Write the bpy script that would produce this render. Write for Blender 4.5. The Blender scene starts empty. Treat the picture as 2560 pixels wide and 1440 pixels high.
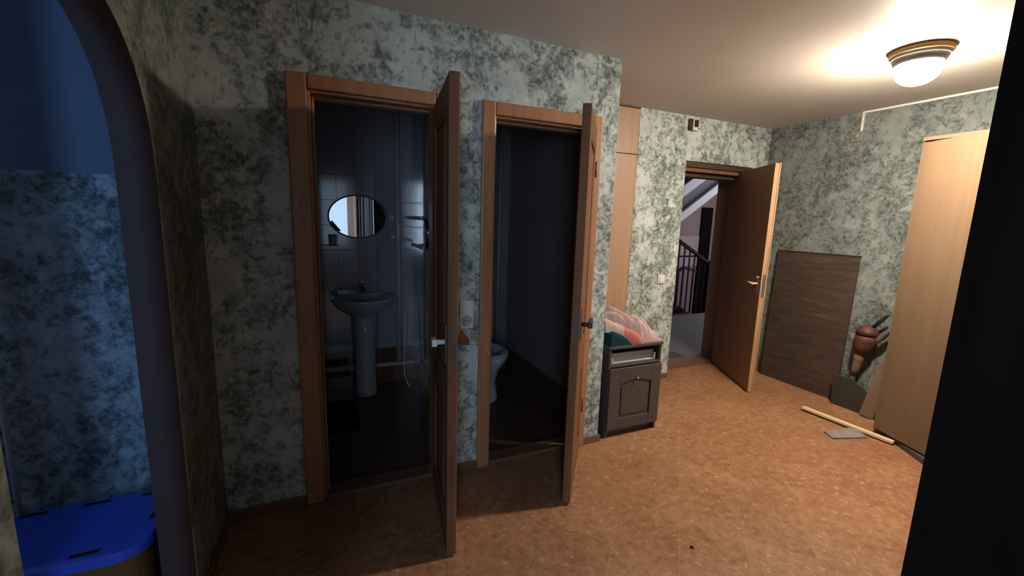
import bpy, bmesh, math, random
from mathutils import Vector, Matrix, noise
random.seed(7)
SC = bpy.context.scene
COL = SC.collection
PI = math.pi

# ------------------------------------------------------------------ materials
def new_mat(name):
    m = bpy.data.materials.new(name); m.use_nodes = True
    nt = m.node_tree
    return m, nt, nt.nodes['Principled BSDF']

def N(nt, kind, **kw):
    n = nt.nodes.new(kind)
    for k, v in kw.items():
        if k in n.inputs.keys(): n.inputs[k].default_value = v
        else: setattr(n, k, v)
    return n

def ramp(nt, src, stops, interp='LINEAR'):
    r = nt.nodes.new('ShaderNodeValToRGB'); r.color_ramp.interpolation = interp
    el = r.color_ramp.elements
    while len(el) < len(stops): el.new(0.5)
    for e, (p, c) in zip(el, stops):
        e.position = p; e.color = (c[0], c[1], c[2], 1)
    nt.links.new(src, r.inputs['Fac'])
    return r.outputs['Color']

def math_node(nt, op, a, b=None, clamp=False):
    n = nt.nodes.new('ShaderNodeMath'); n.operation = op; n.use_clamp = clamp
    for i, v in enumerate((a, b)):
        if v is None: continue
        if isinstance(v, (int, float)): n.inputs[i].default_value = v
        else: nt.links.new(v, n.inputs[i])
    return n.outputs[0]

def mix(nt, fac, a, b, blend='MIX'):
    n = nt.nodes.new('ShaderNodeMix'); n.data_type = 'RGBA'; n.blend_type = blend
    for i, v in ((0, fac), (6, a), (7, b)):
        if isinstance(v, (int, float)): n.inputs[i].default_value = v
        elif isinstance(v, (tuple, list)): n.inputs[i].default_value = (*v[:3], 1)
        else: nt.links.new(v, n.inputs[i])
    return n.outputs[2]

def bump(nt, bs, h, strength=0.2, dist=0.01):
    b = nt.nodes.new('ShaderNodeBump'); b.inputs['Strength'].default_value = strength; b.inputs['Distance'].default_value = dist
    nt.links.new(h, b.inputs['Height']); nt.links.new(b.outputs[0], bs.inputs['Normal'])

def plain(name, col, rough=0.5, metal=0.0, var=0.08, scale=14, spec=0.5, bmp=0.0, coat=0.0):
    m, nt, bs = new_mat(name)
    tc = N(nt, 'ShaderNodeTexCoord')
    nz = N(nt, 'ShaderNodeTexNoise', Scale=scale, Detail=4.0)
    nt.links.new(tc.outputs['Object'], nz.inputs['Vector'])
    c = ramp(nt, nz.outputs['Fac'], [(0.3, [x * (1 - var) for x in col]), (0.7, [min(1, x * (1 + var)) for x in col])])
    nt.links.new(c, bs.inputs['Base Color'])
    bs.inputs['Roughness'].default_value = rough; bs.inputs['Metallic'].default_value = metal
    bs.inputs['Specular IOR Level'].default_value = spec
    bs.inputs['Coat Weight'].default_value = coat; bs.inputs['Coat Roughness'].default_value = 0.08
    if bmp: bump(nt, bs, nz.outputs['Fac'], bmp)
    return m

def wood(name, dark, light, rough=0.4, scale=(40, 40, 2.2), spec=0.5, bmp=0.05, coat=0.0, dist=2.0):
    """grain runs along the local axis with the small scale"""
    m, nt, bs = new_mat(name)
    tc = N(nt, 'ShaderNodeTexCoord'); mp = N(nt, 'ShaderNodeMapping'); mp.inputs['Scale'].default_value = scale
    nt.links.new(tc.outputs['Object'], mp.inputs['Vector'])
    nz = N(nt, 'ShaderNodeTexNoise', Scale=1.0, Detail=6.0, Roughness=0.6, Distortion=dist * 0.2)
    nt.links.new(mp.outputs[0], nz.inputs['Vector'])
    c = ramp(nt, nz.outputs['Fac'], [(0.3, dark), (0.68, light)])
    nt.links.new(c, bs.inputs['Base Color'])
    bs.inputs['Roughness'].default_value = rough; bs.inputs['Specular IOR Level'].default_value = spec
    bs.inputs['Coat Weight'].default_value = coat; bs.inputs['Coat Roughness'].default_value = 0.12
    if bmp: bump(nt, bs, nz.outputs['Fac'], bmp, 0.003)
    return m

def wallpaper_mat(shade=1.0):
    """grey green paper printed with dark sprays of leaves on upright stems"""
    m, nt, bs = new_mat('wallpaper' if shade >= 0.9 else 'dimmed_wallpaper')
    geo = N(nt, 'ShaderNodeNewGeometry'); sp = N(nt, 'ShaderNodeSeparateXYZ')
    nt.links.new(geo.outputs['Position'], sp.inputs[0])
    u = math_node(nt, 'ADD', sp.outputs['X'], sp.outputs['Y'])
    z = sp.outputs['Z']
    def vec(us, zs, off=0.0):
        c = nt.nodes.new('ShaderNodeCombineXYZ')
        nt.links.new(math_node(nt, 'MULTIPLY', u, us), c.inputs[0])
        nt.links.new(math_node(nt, 'MULTIPLY', z, zs), c.inputs[2])
        c.inputs[1].default_value = off
        return c.outputs[0]
    def nz(v, sc, det, rgh=0.55, dis=0.0):
        n = N(nt, 'ShaderNodeTexNoise', Scale=sc, Detail=det, Roughness=rgh, Distortion=dis)
        nt.links.new(v, n.inputs['Vector']); return n.outputs['Fac']
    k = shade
    big = nz(vec(1, 0.8, 3.1), 4.6, 2.0, 0.5, 0.5)
    mid = nz(vec(1, 0.95, 7.7), 17.0, 3.0, 0.55, 0.7)
    leaf = nz(vec(1, 1, 1.3), 48.0, 3.0, 0.55, 0.6)
    cloud = nz(vec(1, 1, 9.2), 9.0, 5.0, 0.6)
    v = math_node(nt, 'ADD', math_node(nt, 'MULTIPLY', big, 0.34), math_node(nt, 'MULTIPLY', mid, 0.42))
    v = math_node(nt, 'ADD', v, math_node(nt, 'MULTIPLY', leaf, 0.24))
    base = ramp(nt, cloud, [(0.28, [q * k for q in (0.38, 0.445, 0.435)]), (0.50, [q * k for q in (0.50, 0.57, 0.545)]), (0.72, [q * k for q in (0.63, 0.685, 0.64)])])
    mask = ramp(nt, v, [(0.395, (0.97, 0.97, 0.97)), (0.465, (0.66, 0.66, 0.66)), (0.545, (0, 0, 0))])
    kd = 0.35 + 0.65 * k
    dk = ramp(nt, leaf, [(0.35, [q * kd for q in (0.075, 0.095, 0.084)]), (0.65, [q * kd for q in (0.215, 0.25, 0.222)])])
    c = mix(nt, mask, base, dk)
    # pale round puffs of blossom
    vo = N(nt, 'ShaderNodeTexVoronoi', Scale=34.0); vo.inputs['Randomness'].default_value = 1.0
    nt.links.new(vec(1, 1, 0.4), vo.inputs['Vector'])
    puff = ramp(nt, vo.outputs['Distance'], [(0.10, (1, 1, 1)), (0.42, (0, 0, 0))])
    pg = ramp(nt, nz(vec(1, 1, 22.0), 13.0, 2.0), [(0.50, (0, 0, 0)), (0.62, (1, 1, 1))])
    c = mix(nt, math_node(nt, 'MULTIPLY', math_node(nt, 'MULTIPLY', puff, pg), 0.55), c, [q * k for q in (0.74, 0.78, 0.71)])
    # a few long upright stems
    st = nz(vec(5.5, 0.55, 5.5), 1.0, 2.0, 0.5)
    line = math_node(nt, 'LESS_THAN', math_node(nt, 'ABSOLUTE', math_node(nt, 'SUBTRACT', st, 0.5)), 0.0045)
    gate = ramp(nt, nz(vec(1, 1.2, 15.0), 4.0, 2.0), [(0.50, (0, 0, 0)), (0.60, (1, 1, 1))])
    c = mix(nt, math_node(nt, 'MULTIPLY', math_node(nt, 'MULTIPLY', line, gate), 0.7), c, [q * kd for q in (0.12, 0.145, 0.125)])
    nt.links.new(c, bs.inputs['Base Color'])
    bs.inputs['Roughness'].default_value = 0.72; bs.inputs['Specular IOR Level'].default_value = 0.25
    bump(nt, bs, leaf, 0.25, 0.004)
    return m

def floor_mat():
    """cork look floor tiles laid diagonally"""
    m, nt, bs = new_mat('cork_floor')
    geo = N(nt, 'ShaderNodeNewGeometry'); sp = N(nt, 'ShaderNodeSeparateXYZ')
    nt.links.new(geo.outputs['Position'], sp.inputs[0])
    d1 = math_node(nt, 'SUBTRACT', sp.outputs['X'], sp.outputs['Y'])
    d2 = math_node(nt, 'ADD', sp.outputs['X'], sp.outputs['Y'])
    def cell(d, off):
        return math_node(nt, 'MULTIPLY', math_node(nt, 'ADD', d, off), 1 / 0.412)
    def seam(c, w):
        f = math_node(nt, 'FRACT', math_node(nt, 'ADD', c, 20.0))
        return math_node(nt, 'LESS_THAN', math_node(nt, 'ABSOLUTE', math_node(nt, 'SUBTRACT', f, 0.5)), w)
    c1, c2 = cell(d1, 0.24 + 0.206), cell(d2, 0.1)
    s1, s2 = seam(c1, 0.0075), seam(c2, 0.004)
    def nz(sc, det, rgh=0.6, dis=0.5):
        n = N(nt, 'ShaderNodeTexNoise', Scale=sc, Detail=det, Roughness=rgh, Distortion=dis)
        nt.links.new(geo.outputs['Position'], n.inputs['Vector']); return n.outputs['Fac']
    grain, patch, fleck = nz(22, 6, 0.68), nz(4.5, 3), nz(30, 4, 0.6, 0.25)
    c = ramp(nt, grain, [(0.34, (0.165, 0.073, 0.033)), (0.5, (0.29, 0.142, 0.070)), (0.66, (0.43, 0.24, 0.128))])
    c = mix(nt, 0.5, c, ramp(nt, patch, [(0.35, (0.235, 0.103, 0.048)), (0.65, (0.35, 0.185, 0.096))]))
    c = mix(nt, math_node(nt, 'MULTIPLY', ramp(nt, fleck, [(0.585, (0, 0, 0)), (0.68, (1, 1, 1))]), 0.6), c, (0.53, 0.345, 0.20))
    c = mix(nt, math_node(nt, 'MULTIPLY', ramp(nt, fleck, [(0.31, (1, 1, 1)), (0.42, (0, 0, 0))]), 0.6), c, (0.13, 0.06, 0.028))
    # tone of each tile
    wn = nt.nodes.new('ShaderNodeTexWhiteNoise'); wn.noise_dimensions = '2D'
    cb = nt.nodes.new('ShaderNodeCombineXYZ')
    nt.links.new(math_node(nt, 'FLOOR', math_node(nt, 'ADD', c1, 0.5)), cb.inputs[0]); nt.links.new(math_node(nt, 'FLOOR', math_node(nt, 'ADD', c2, 0.5)), cb.inputs[1])
    nt.links.new(cb.outputs[0], wn.inputs['Vector'])
    tone = ramp(nt, wn.outputs['Value'], [(0, (0.90, 0.88, 0.86)), (1, (1.06, 1.06, 1.06))])
    c = mix(nt, 1.0, c, tone, 'MULTIPLY')
    c = mix(nt, math_node(nt, 'MULTIPLY', s1, 0.36), c, (0.40, 0.245, 0.135))
    c = mix(nt, math_node(nt, 'MULTIPLY', s2, 0.30), c, (0.16, 0.08, 0.04))
    nt.links.new(c, bs.inputs['Base Color'])
    bs.inputs['Roughness'].default_value = 0.48; bs.inputs['Specular IOR Level'].default_value = 0.35
    bump(nt, bs, grain, 0.12, 0.002)
    return m

def tile_mat(name, col, grout, sx, sz, low=None, rough=0.10):
    """glazed wall tiles in u,z; an optional darker colour for the lowest course"""
    m, nt, bs = new_mat(name)
    geo = N(nt, 'ShaderNodeNewGeometry'); sp = N(nt, 'ShaderNodeSeparateXYZ')
    nt.links.new(geo.outputs['Position'], sp.inputs[0])
    u = math_node(nt, 'ADD', sp.outputs['X'], sp.outputs['Y']); z = sp.outputs['Z']
    def seam(v, s, off):
        f = math_node(nt, 'FRACT', math_node(nt, 'ADD', math_node(nt, 'DIVIDE', math_node(nt, 'ADD', v, off), s), 40.0))
        return math_node(nt, 'LESS_THAN', f, 0.025)
    g = math_node(nt, 'MAXIMUM', seam(u, sx, 0.06), seam(z, sz, 0.02))
    nzn = N(nt, 'ShaderNodeTexNoise', Scale=3.0, Detail=3.0); nt.links.new(geo.outputs['Position'], nzn.inputs['Vector'])
    c = ramp(nt, nzn.outputs['Fac'], [(0.3, [x * 0.93 for x in col]), (0.7, col)])
    if low:
        h, lc = low
        c = mix(nt, math_node(nt, 'LESS_THAN', z, h), c, lc)
    c = mix(nt, g, c, grout)
    nt.links.new(c, bs.inputs['Base Color'])
    bs.inputs['Specular IOR Level'].default_value = 0.9 if rough < 0.2 else 0.15; bs.inputs['Coat Weight'].default_value = 0.5 if rough < 0.2 else 0.0; bs.inputs['Coat Roughness'].default_value = 0.06
    r = mix(nt, g, (rough,) * 3, (0.8,) * 3); nt.links.new(r, bs.inputs['Roughness'])
    bump(nt, bs, math_node(nt, 'SUBTRACT', 1.0, g), 0.35, 0.002)
    return m

def emit_mat(name, col, strength, wave=None):
    m, nt, bs = new_mat(name)
    nt.nodes.remove(bs)
    e = nt.nodes.new('ShaderNodeEmission'); e.inputs['Strength'].default_value = strength
    e.inputs['Color'].default_value = (*col, 1)
    if wave:
        tc = N(nt, 'ShaderNodeTexCoord')
        w = N(nt, 'ShaderNodeTexWave', Scale=wave, Distortion=1.5, Detail=2.0)
        nt.links.new(tc.outputs['Object'], w.inputs['Vector'])
        c = ramp(nt, w.outputs['Fac'], [(0.0, [x * 0.84 for x in col]), (1.0, col)])
        nt.links.new(c, e.inputs['Color'])
    nt.links.new(e.outputs[0], nt.nodes['Material Output'].inputs['Surface'])
    return m

M = {}
LAMP = 880.0
M['paper'] = wallpaper_mat(1.0)
M['paper_dimmed'] = wallpaper_mat(0.42)  # copy of the wallpaper, darkened in colour for light fall-off at the sides
M['floor'] = floor_mat()
M['ceiling'] = plain('ceiling_paint', (0.70, 0.645, 0.575), 0.55, var=0.03, scale=2.5, spec=0.35)
M['plaster'] = plain('wall_paint_blue_grey', (0.20, 0.245, 0.31), 0.8, var=0.05, scale=4)
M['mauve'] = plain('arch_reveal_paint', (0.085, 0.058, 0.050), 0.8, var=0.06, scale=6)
M['roomwall'] = plain('dark_bounce_cut', (0.10, 0.085, 0.075), 0.8, var=0.05, scale=4)  # unseen room surfaces made dark so little daylight bounces into the hall
M['casing'] = wood('brown_casing_wood', (0.32, 0.145, 0.066), (0.45, 0.215, 0.104), 0.42, (30, 30, 2), coat=0.0)
M['leafwood'] = wood('brown_door_wood', (0.150, 0.066, 0.034), (0.235, 0.112, 0.056), 0.66, (30, 30, 2), coat=0.0, spec=0.12)
M['entrywood'] = wood('entry_door_board', (0.19, 0.108, 0.062), (0.26, 0.152, 0.088), 0.45, (26, 26, 1.5))
M['rawedge'] = wood('pale_raw_wood_edge', (0.36, 0.205, 0.10), (0.46, 0.28, 0.15), 0.6, (60, 60, 3))
M['beech'] = wood('beech_laminate', (0.36, 0.22, 0.135), (0.42, 0.265, 0.165), 0.45, (22, 22, 0.9), bmp=0.0)
M['laminate'] = wood('wardrobe_laminate', (0.165, 0.105, 0.062), (0.192, 0.125, 0.076), 0.5, (14, 14, 0.7), bmp=0.0, spec=0.3)
M['plankwood'] = wood('pale_plank_wood', (0.62, 0.44, 0.26), (0.76, 0.58, 0.37), 0.6, (3, 60, 60))
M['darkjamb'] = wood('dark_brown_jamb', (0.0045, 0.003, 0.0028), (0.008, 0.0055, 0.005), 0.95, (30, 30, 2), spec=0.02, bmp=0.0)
M['espresso'] = wood('dark_brown_cabinet_wood', (0.056, 0.048, 0.043), (0.082, 0.071, 0.063), 0.45, (40, 40, 3))
M['boxgrey'] = plain('grey_green_box_plastic', (0.21, 0.22, 0.20), 0.5, var=0.04)
M['lockbrown'] = plain('browned_lock_steel', (0.10, 0.065, 0.048), 0.5, metal=0.3, var=0.15)
M['roomdoor'] = wood('orange_room_door_wood', (0.17, 0.075, 0.032), (0.21, 0.098, 0.045), 0.9, (30, 30, 2), spec=0.05)
M['offcut'] = wood('pinkish_offcut_wood', (0.17, 0.105, 0.075), (0.215, 0.138, 0.10), 0.7, (30, 30, 2))
M['patch'] = plain('pale_pink_wall_patch', (0.26, 0.19, 0.18), 0.8, var=0.05)
M['olive'] = wood('dark_olive_brown_wood', (0.040, 0.027, 0.017), (0.062, 0.042, 0.028), 0.6, (3, 30, 30))
M['board'] = None
M['skirt'] = wood('brown_skirting', (0.13, 0.065, 0.035), (0.20, 0.105, 0.058), 0.45, (3, 40, 40))
M['white'] = plain('white_plastic', (0.78, 0.77, 0.72), 0.4, var=0.02)
M['cream'] = plain('cream_plastic', (0.72, 0.66, 0.50), 0.45, var=0.03)
M['black'] = plain('black_plastic', (0.012, 0.011, 0.010), 0.4, var=0.1)
M['ceramic'] = plain('white_glazed_ceramic', (0.52, 0.53, 0.56), 0.12, var=0.02)
M['chrome'] = plain('chrome', (0.75, 0.75, 0.76), 0.12, metal=1.0, var=0.02)
M['brass'] = plain('polished_brass', (0.88, 0.76, 0.46), 0.30, metal=0.35, var=0.03)
M['gold'] = plain('gold_painted_lamp_ring', (0.66, 0.42, 0.16), 0.35, var=0.04, metal=0.4)
M['steel'] = plain('dull_steel', (0.42, 0.42, 0.43), 0.35, metal=0.9, var=0.1)
M['amber'] = plain('dark_amber_plastic', (0.12, 0.045, 0.012), 0.25, var=0.1)
M['tile'] = tile_mat('white_bathroom_tiles', (0.40, 0.40, 0.45), (0.24, 0.24, 0.27), 0.15, 0.20, (0.32, (0.16, 0.055, 0.035)))
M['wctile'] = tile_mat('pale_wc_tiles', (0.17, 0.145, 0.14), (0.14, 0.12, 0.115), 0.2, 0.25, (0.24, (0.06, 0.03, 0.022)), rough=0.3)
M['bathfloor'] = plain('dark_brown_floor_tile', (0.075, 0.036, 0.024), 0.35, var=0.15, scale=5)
M['landing'] = plain('grey_terrazzo_landing', (0.115, 0.112, 0.10), 0.6, var=0.12, scale=30)
M['stairpaint'] = plain('pinkish_stairwell_paint', (0.175, 0.112, 0.10), 0.8, var=0.05, scale=3)
M['concrete'] = plain('stair_concrete', (0.135, 0.13, 0.13), 0.8, var=0.1, scale=8)
M['concretelight'] = plain('painted_stringer', (0.66, 0.64, 0.64), 0.7, var=0.05, scale=8)
M['iron'] = plain('dark_railing_iron', (0.016, 0.011, 0.011), 0.7, spec=0.15, var=0.1)
M['darkgreen'] = plain('dark_olive_sheet', (0.032, 0.030, 0.021), 0.75, var=0.2, scale=18)
M['mat'] = plain('dark_green_mat', (0.035, 0.05, 0.047), 0.95, var=0.35, scale=70, bmp=0.3)
M['rug'] = plain('black_rug', (0.006, 0.006, 0.006), 0.95, var=0.3, scale=60, spec=0.1)
M['redbrown'] = plain('red_brown_tool_head', (0.085, 0.026, 0.020), 0.6, var=0.2, scale=25)
M['tanhandle'] = plain('tan_tool_handle', (0.17, 0.12, 0.065), 0.6, var=0.15, scale=30)
M['prong'] = plain('dark_prong', (0.022, 0.017, 0.016), 0.4, var=0.2)
M['slate'] = plain('grey_tile_offcut', (0.23, 0.20, 0.185), 0.5, var=0.25, scale=26)
M['bluelid'] = plain('blue_plastic_lid', (0.05, 0.13, 0.72), 0.38, var=0.06)
M['yellowbox'] = plain('ochre_plastic_box', (0.22, 0.125, 0.025), 0.4, var=0.05)
M['pink'] = plain('dusty_pink_cloth', (0.43, 0.305, 0.295), 0.95, var=0.12, scale=60, spec=0.1, bmp=0.15)
M['creamcloth'] = plain('cream_cloth', (0.50, 0.40, 0.32), 0.95, var=0.08, scale=50, spec=0.1, bmp=0.15)
M['coral'] = plain('coral_cloth', (0.50, 0.17, 0.12), 0.95, var=0.1, scale=50, spec=0.1, bmp=0.15)
M['teal'] = plain('dark_teal_cloth', (0.007, 0.036, 0.050), 0.95, var=0.2, scale=50, spec=0.1, bmp=0.15)
M['greyliner'] = plain('pale_grey_drawer_liner', (0.42, 0.42, 0.39), 0.5, var=0.06)
M['lampglass'] = emit_mat('lit_lamp_glass', (1.0, 0.86, 0.70), 1.0)
_nt = M['lampglass'].node_tree
_g = _nt.nodes.new('ShaderNodeNewGeometry'); _s = _nt.nodes.new('ShaderNodeSeparateXYZ'); _nt.links.new(_g.outputs['True Normal'], _s.inputs[0])
_k = math_node(_nt, 'MULTIPLY', math_node(_nt, 'ADD', 0.09, math_node(_nt, 'MULTIPLY', _s.outputs['Z'], -1.0, True)), LAMP)   # the bulb's hot spot low in the bowl
_nt.links.new(_k, [n for n in _nt.nodes if n.type == 'EMISSION'][0].inputs['Strength'])
M['daylight'] = emit_mat('bright_curtained_window', (0.50, 0.72, 1.0), 1.3, wave=6.0)
M['side_fill'] = emit_mat('added_side_pane', (0.55, 0.76, 1.0), 19.0, wave=3.0)  # added source: side daylight for the strip between the inner doors
M['daylight2'] = emit_mat('bright_window_pane', (0.22, 0.47, 1.0), 34.0, wave=4.0)
M['bluefill'] = emit_mat('blue_fill_pane', (0.22, 0.48, 1.0), 1.2, wave=3.0)  # added source: weak blue fill for the wall seen through the arch
M['daylight3'] = emit_mat('stairwell_window_pane', (0.85, 0.85, 1.0), 9.0)

def board_mat():
    m, nt, bs = new_mat('worn_dark_board')
    tc = N(nt, 'ShaderNodeTexCoord'); mp = N(nt, 'ShaderNodeMapping'); mp.inputs['Scale'].default_value = (9, 3, 22)
    nt.links.new(tc.outputs['Object'], mp.inputs['Vector'])
    nz = N(nt, 'ShaderNodeTexNoise', Scale=1.0, Detail=7.0, Roughness=0.65, Distortion=0.7); nt.links.new(mp.outputs[0], nz.inputs['Vector'])
    c = ramp(nt, nz.outputs['Fac'], [(0.3, (0.036, 0.025, 0.018)), (0.55, (0.066, 0.045, 0.031)), (0.72, (0.125, 0.085, 0.055))])
    nt.links.new(c, bs.inputs['Base Color']); bs.inputs['Roughness'].default_value = 0.6
    bump(nt, bs, nz.outputs['Fac'], 0.2, 0.004)
    return m
M['board'] = board_mat()

def mirror_mat():
    m, nt, bs = new_mat('mirror_silver')
    bs.inputs['Base Color'].default_value = (0.82, 0.84, 0.86, 1); bs.inputs['Metallic'].default_value = 1; bs.inputs['Roughness'].default_value = 0.02
    return m
M['mirror'] = mirror_mat()

# ------------------------------------------------------------------ mesh helpers
def BM(): return bmesh.new()

def box(bm, x0, x1, y0, y1, z0, z1, mi=0, bev=0.0):
    vs = [bm.verts.new(p) for p in ((x0, y0, z0), (x1, y0, z0), (x1, y1, z0), (x0, y1, z0), (x0, y0, z1), (x1, y0, z1), (x1, y1, z1), (x0, y1, z1))]
    fs = [bm.faces.new([vs[i] for i in q]) for q in ((0, 3, 2, 1), (4, 5, 6, 7), (0, 1, 5, 4), (1, 2, 6, 5), (2, 3, 7, 6), (3, 0, 4, 7))]
    for f in fs: f.material_index = mi
    if bev:
        es = list({e for f in fs for e in f.edges})
        bmesh.ops.bevel(bm, geom=es, offset=bev, segments=2, affect='EDGES', profile=0.5)
    return bm

def prism(bm, poly, axis, a, b, mi=0, mside=None):
    """extrude a 2-D polygon along an axis: 'x' takes (y,z), 'y' takes (x,z), 'z' takes (x,y)"""
    def P(p, t):
        return {'x': (t, p[0], p[1]), 'y': (p[0], t, p[1]), 'z': (p[0], p[1], t)}[axis]
    va = [bm.verts.new(P(p, a)) for p in poly]; vb = [bm.verts.new(P(p, b)) for p in poly]
    n = len(poly); fs = []
    fs.append(bm.faces.new(va)); fs.append(bm.faces.new(list(reversed(vb))))
    for f in fs: f.material_index = mi
    for i in range(n):
        f = bm.faces.new([va[i], vb[i], vb[(i + 1) % n], va[(i + 1) % n]])
        f.material_index = mi if mside is None else mside(i)
    bm.normal_update()
    bmesh.ops.triangulate(bm, faces=[f for f in bm.faces if len(f.verts) > 4])
    bmesh.ops.recalc_face_normals(bm, faces=bm.faces)
    return bm

def lathe(bm, prof, c=(0, 0, 0), seg=32, sx=1.0, sy=1.0, mi=0, caps=True):
    rings = []
    for r, z in prof:
        if r < 1e-6: rings.append([bm.verts.new((c[0], c[1], c[2] + z))])
        else: rings.append([bm.verts.new((c[0] + r * sx * math.cos(2 * PI * k / seg), c[1] + r * sy * math.sin(2 * PI * k / seg), c[2] + z)) for k in range(seg)])
    for A, B in zip(rings, rings[1:]):
        for k in range(seg):
            k2 = (k + 1) % seg
            if len(A) == 1 and len(B) == 1: continue
            if len(A) == 1: f = bm.faces.new((A[0], B[k2], B[k]))
            elif len(B) == 1: f = bm.faces.new((A[k], A[k2], B[0]))
            else: f = bm.faces.new((A[k], A[k2], B[k2], B[k]))
            f.material_index = mi; f.smooth = True
    if caps:
        for R in (rings[0], rings[-1]):
            if len(R) > 2: bm.faces.new(R).material_index = mi
    bmesh.ops.recalc_face_normals(bm, faces=bm.faces)
    return bm

def tube(bm, pts, r, seg=10, mi=0, taper=None):
    pts = [Vector(p) for p in pts]; rings = []
    for i, p in enumerate(pts):
        t = (pts[min(i + 1, len(pts) - 1)] - pts[max(i - 1, 0)]).normalized()
        ref = Vector((0, 0, 1)) if abs(t.z) < 0.9 else Vector((1, 0, 0))
        a = t.cross(ref).normalized(); b = t.cross(a).normalized()
        rr = r if taper is None else taper[i]
        rings.append([bm.verts.new(p + a * rr * math.cos(2 * PI * k / seg) + b * rr * math.sin(2 * PI * k / seg)) for k in range(seg)])
    for A, B in zip(rings, rings[1:]):
        for k in range(seg):
            f = bm.faces.new((A[k], A[(k + 1) % seg], B[(k + 1) % seg], B[k])); f.smooth = True; f.material_index = mi
    bm.faces.new(rings[0]); bm.faces.new(rings[-1])
    bmesh.ops.recalc_face_normals(bm, faces=bm.faces)
    return bm

def BM_box(*a):
    return box(BM(), *a)

def obj(name, bm, mats, parent=None, loc=(0, 0, 0), rot=(0, 0, 0), bev=0.0, smooth=False):
    me = bpy.data.meshes.new(name); bm.normal_update(); bm.to_mesh(me); bm.free()
    for m in (mats if isinstance(mats, (list, tuple)) else [mats]): me.materials.append(m)
    o = bpy.data.objects.new(name, me); COL.objects.link(o)
    o.location = loc; o.rotation_euler = rot
    if parent: o.parent = parent
    if smooth:
        for p in me.polygons: p.use_smooth = True
    if bev:
        md = o.modifiers.new('bevel', 'BEVEL'); md.width = bev; md.segments = 2; md.limit_method = 'ANGLE'
    return o

def tag(o, label, cat, group=None, kind=None):
    o['label'] = label; o['category'] = cat
    if group: o['group'] = group
    if kind: o['kind'] = kind
    return o

def thing(name, label, cat, loc=(0, 0, 0), rz=0.0, group=None, kind=None):
    o = bpy.data.objects.new(name, None); COL.objects.link(o); o.empty_display_size = 0.1
    o.location = loc; o.rotation_euler = (0, 0, rz)
    return tag(o, label, cat, group, kind)

def struct(name, bm, mats, label, cat, **kw):
    return tag(obj(name, bm, mats, **kw), label, cat, kind='structure')

HC = 2.4223          # ceiling
YD = 2.219           # long papered wall
YE = 3.000           # entrance wall
XW = 4.063           # right wall
XA = -0.480          # arch wall, hall face
YN0, YN1 = 0.05, 0.185   # wall with the doorway the camera stands in

# ------------------------------------------------------------------ setting
b = BM(); box(b, -2.7, 4.3, -0.6, 2.26, -0.1, 0); box(b, 1.60, 4.3, 2.26, 3.20, -0.1, 0)
struct('floor', b, M['floor'], 'orange brown cork look floor tiles laid diagonally in the hall', 'floor')
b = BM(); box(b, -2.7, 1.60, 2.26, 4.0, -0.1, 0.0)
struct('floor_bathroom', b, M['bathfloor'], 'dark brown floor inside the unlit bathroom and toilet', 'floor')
b = BM(); box(b, -0.6, 2.0, -2.7, -0.6, -0.1, 0.0)
struct('floor_room', b, M['bathfloor'], 'unseen floor behind the viewer, dark to cut bounced light', 'floor')  # kept dark to hold down bounce through the doorway
b = BM(); box(b, XA, 2.0, -2.7, YN0, HC, HC + 0.1)
struct('ceiling_room', b, M['roomwall'], 'unseen ceiling behind the viewer, darkened to cut bounced light', 'ceiling')  # dark colour chosen to stop bounce off this ceiling
b = BM(); box(b, -2.7, XA, -0.6, YN0, HC, HC + 0.1); box(b, -2.7, 4.3, YN0, 4.0, HC, HC + 0.1)
struct('ceiling', b, M['ceiling'], 'plain beige painted ceiling over the hall', 'ceiling')

# long wall with two doorways
O1 = (-0.06, 0.535, 2.03); O2 = (0.84, 1.455, 2.03)
b = BM()
for x0, x1, z0, z1 in ((XA, O1[0], 0, HC), (O1[0], O1[1], O1[2], HC), (O1[1], O2[0], 0, HC), (O2[0], O2[1], O2[2], HC), (O2[1], 1.645, 0, HC)):
    box(b, x0, x1, YD, YD + 0.10, z0, z1)
struct('wall_back', b, M['paper'], 'long grey green foliage papered wall with two brown framed doorways', 'wall')
b = BM(); box(b, 1.60, 1.645, YD + 0.10, 3.9, 0, HC)
struct('wall_return', b, M['wctile'], 'pale tiled side wall inside the narrow toilet room', 'wall')

# arch wall
ay0, ay1, asp, ab = 0.885, 1.705, 1.56, 0.45
ac, aa = (ay0 + ay1) / 2, (ay1 - ay0) / 2
arc = []
for k in range(0, 33):
    t = PI * k / 32
    c, s = math.cos(t), math.sin(t)
    e = 0.88
    arc.append((ac + aa * math.copysign(abs(c) ** e, c), asp + ab * abs(s) ** e))
poly = [(-0.6, 0), (-0.6, HC), (YD, HC), (YD, 0), (ay1, 0)] + arc + [(ay0, 0)]
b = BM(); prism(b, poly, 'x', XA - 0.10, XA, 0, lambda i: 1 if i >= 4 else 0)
struct('wall_left', b, [M['paper_dimmed'], M['mauve']], 'papered wall pierced by an archway with a plain mauve reveal', 'wall')

WL = bpy.data.objects['wall_left']
for yz in ([(1.708, 1.245), (1.724, 1.262), (1.728, 1.310), (1.716, 1.352), (1.710, 1.330)], [(1.752, 0.700), (1.758, 0.705), (1.757, 0.745), (1.752, 0.748)]):
    b = BM(); prism(b, yz, 'x', XA, XA + 0.003); t_ = obj('paper_tear', b, M['boxgrey'], WL); t_['label'] = 'small pale tear in the wallpaper'
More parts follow.
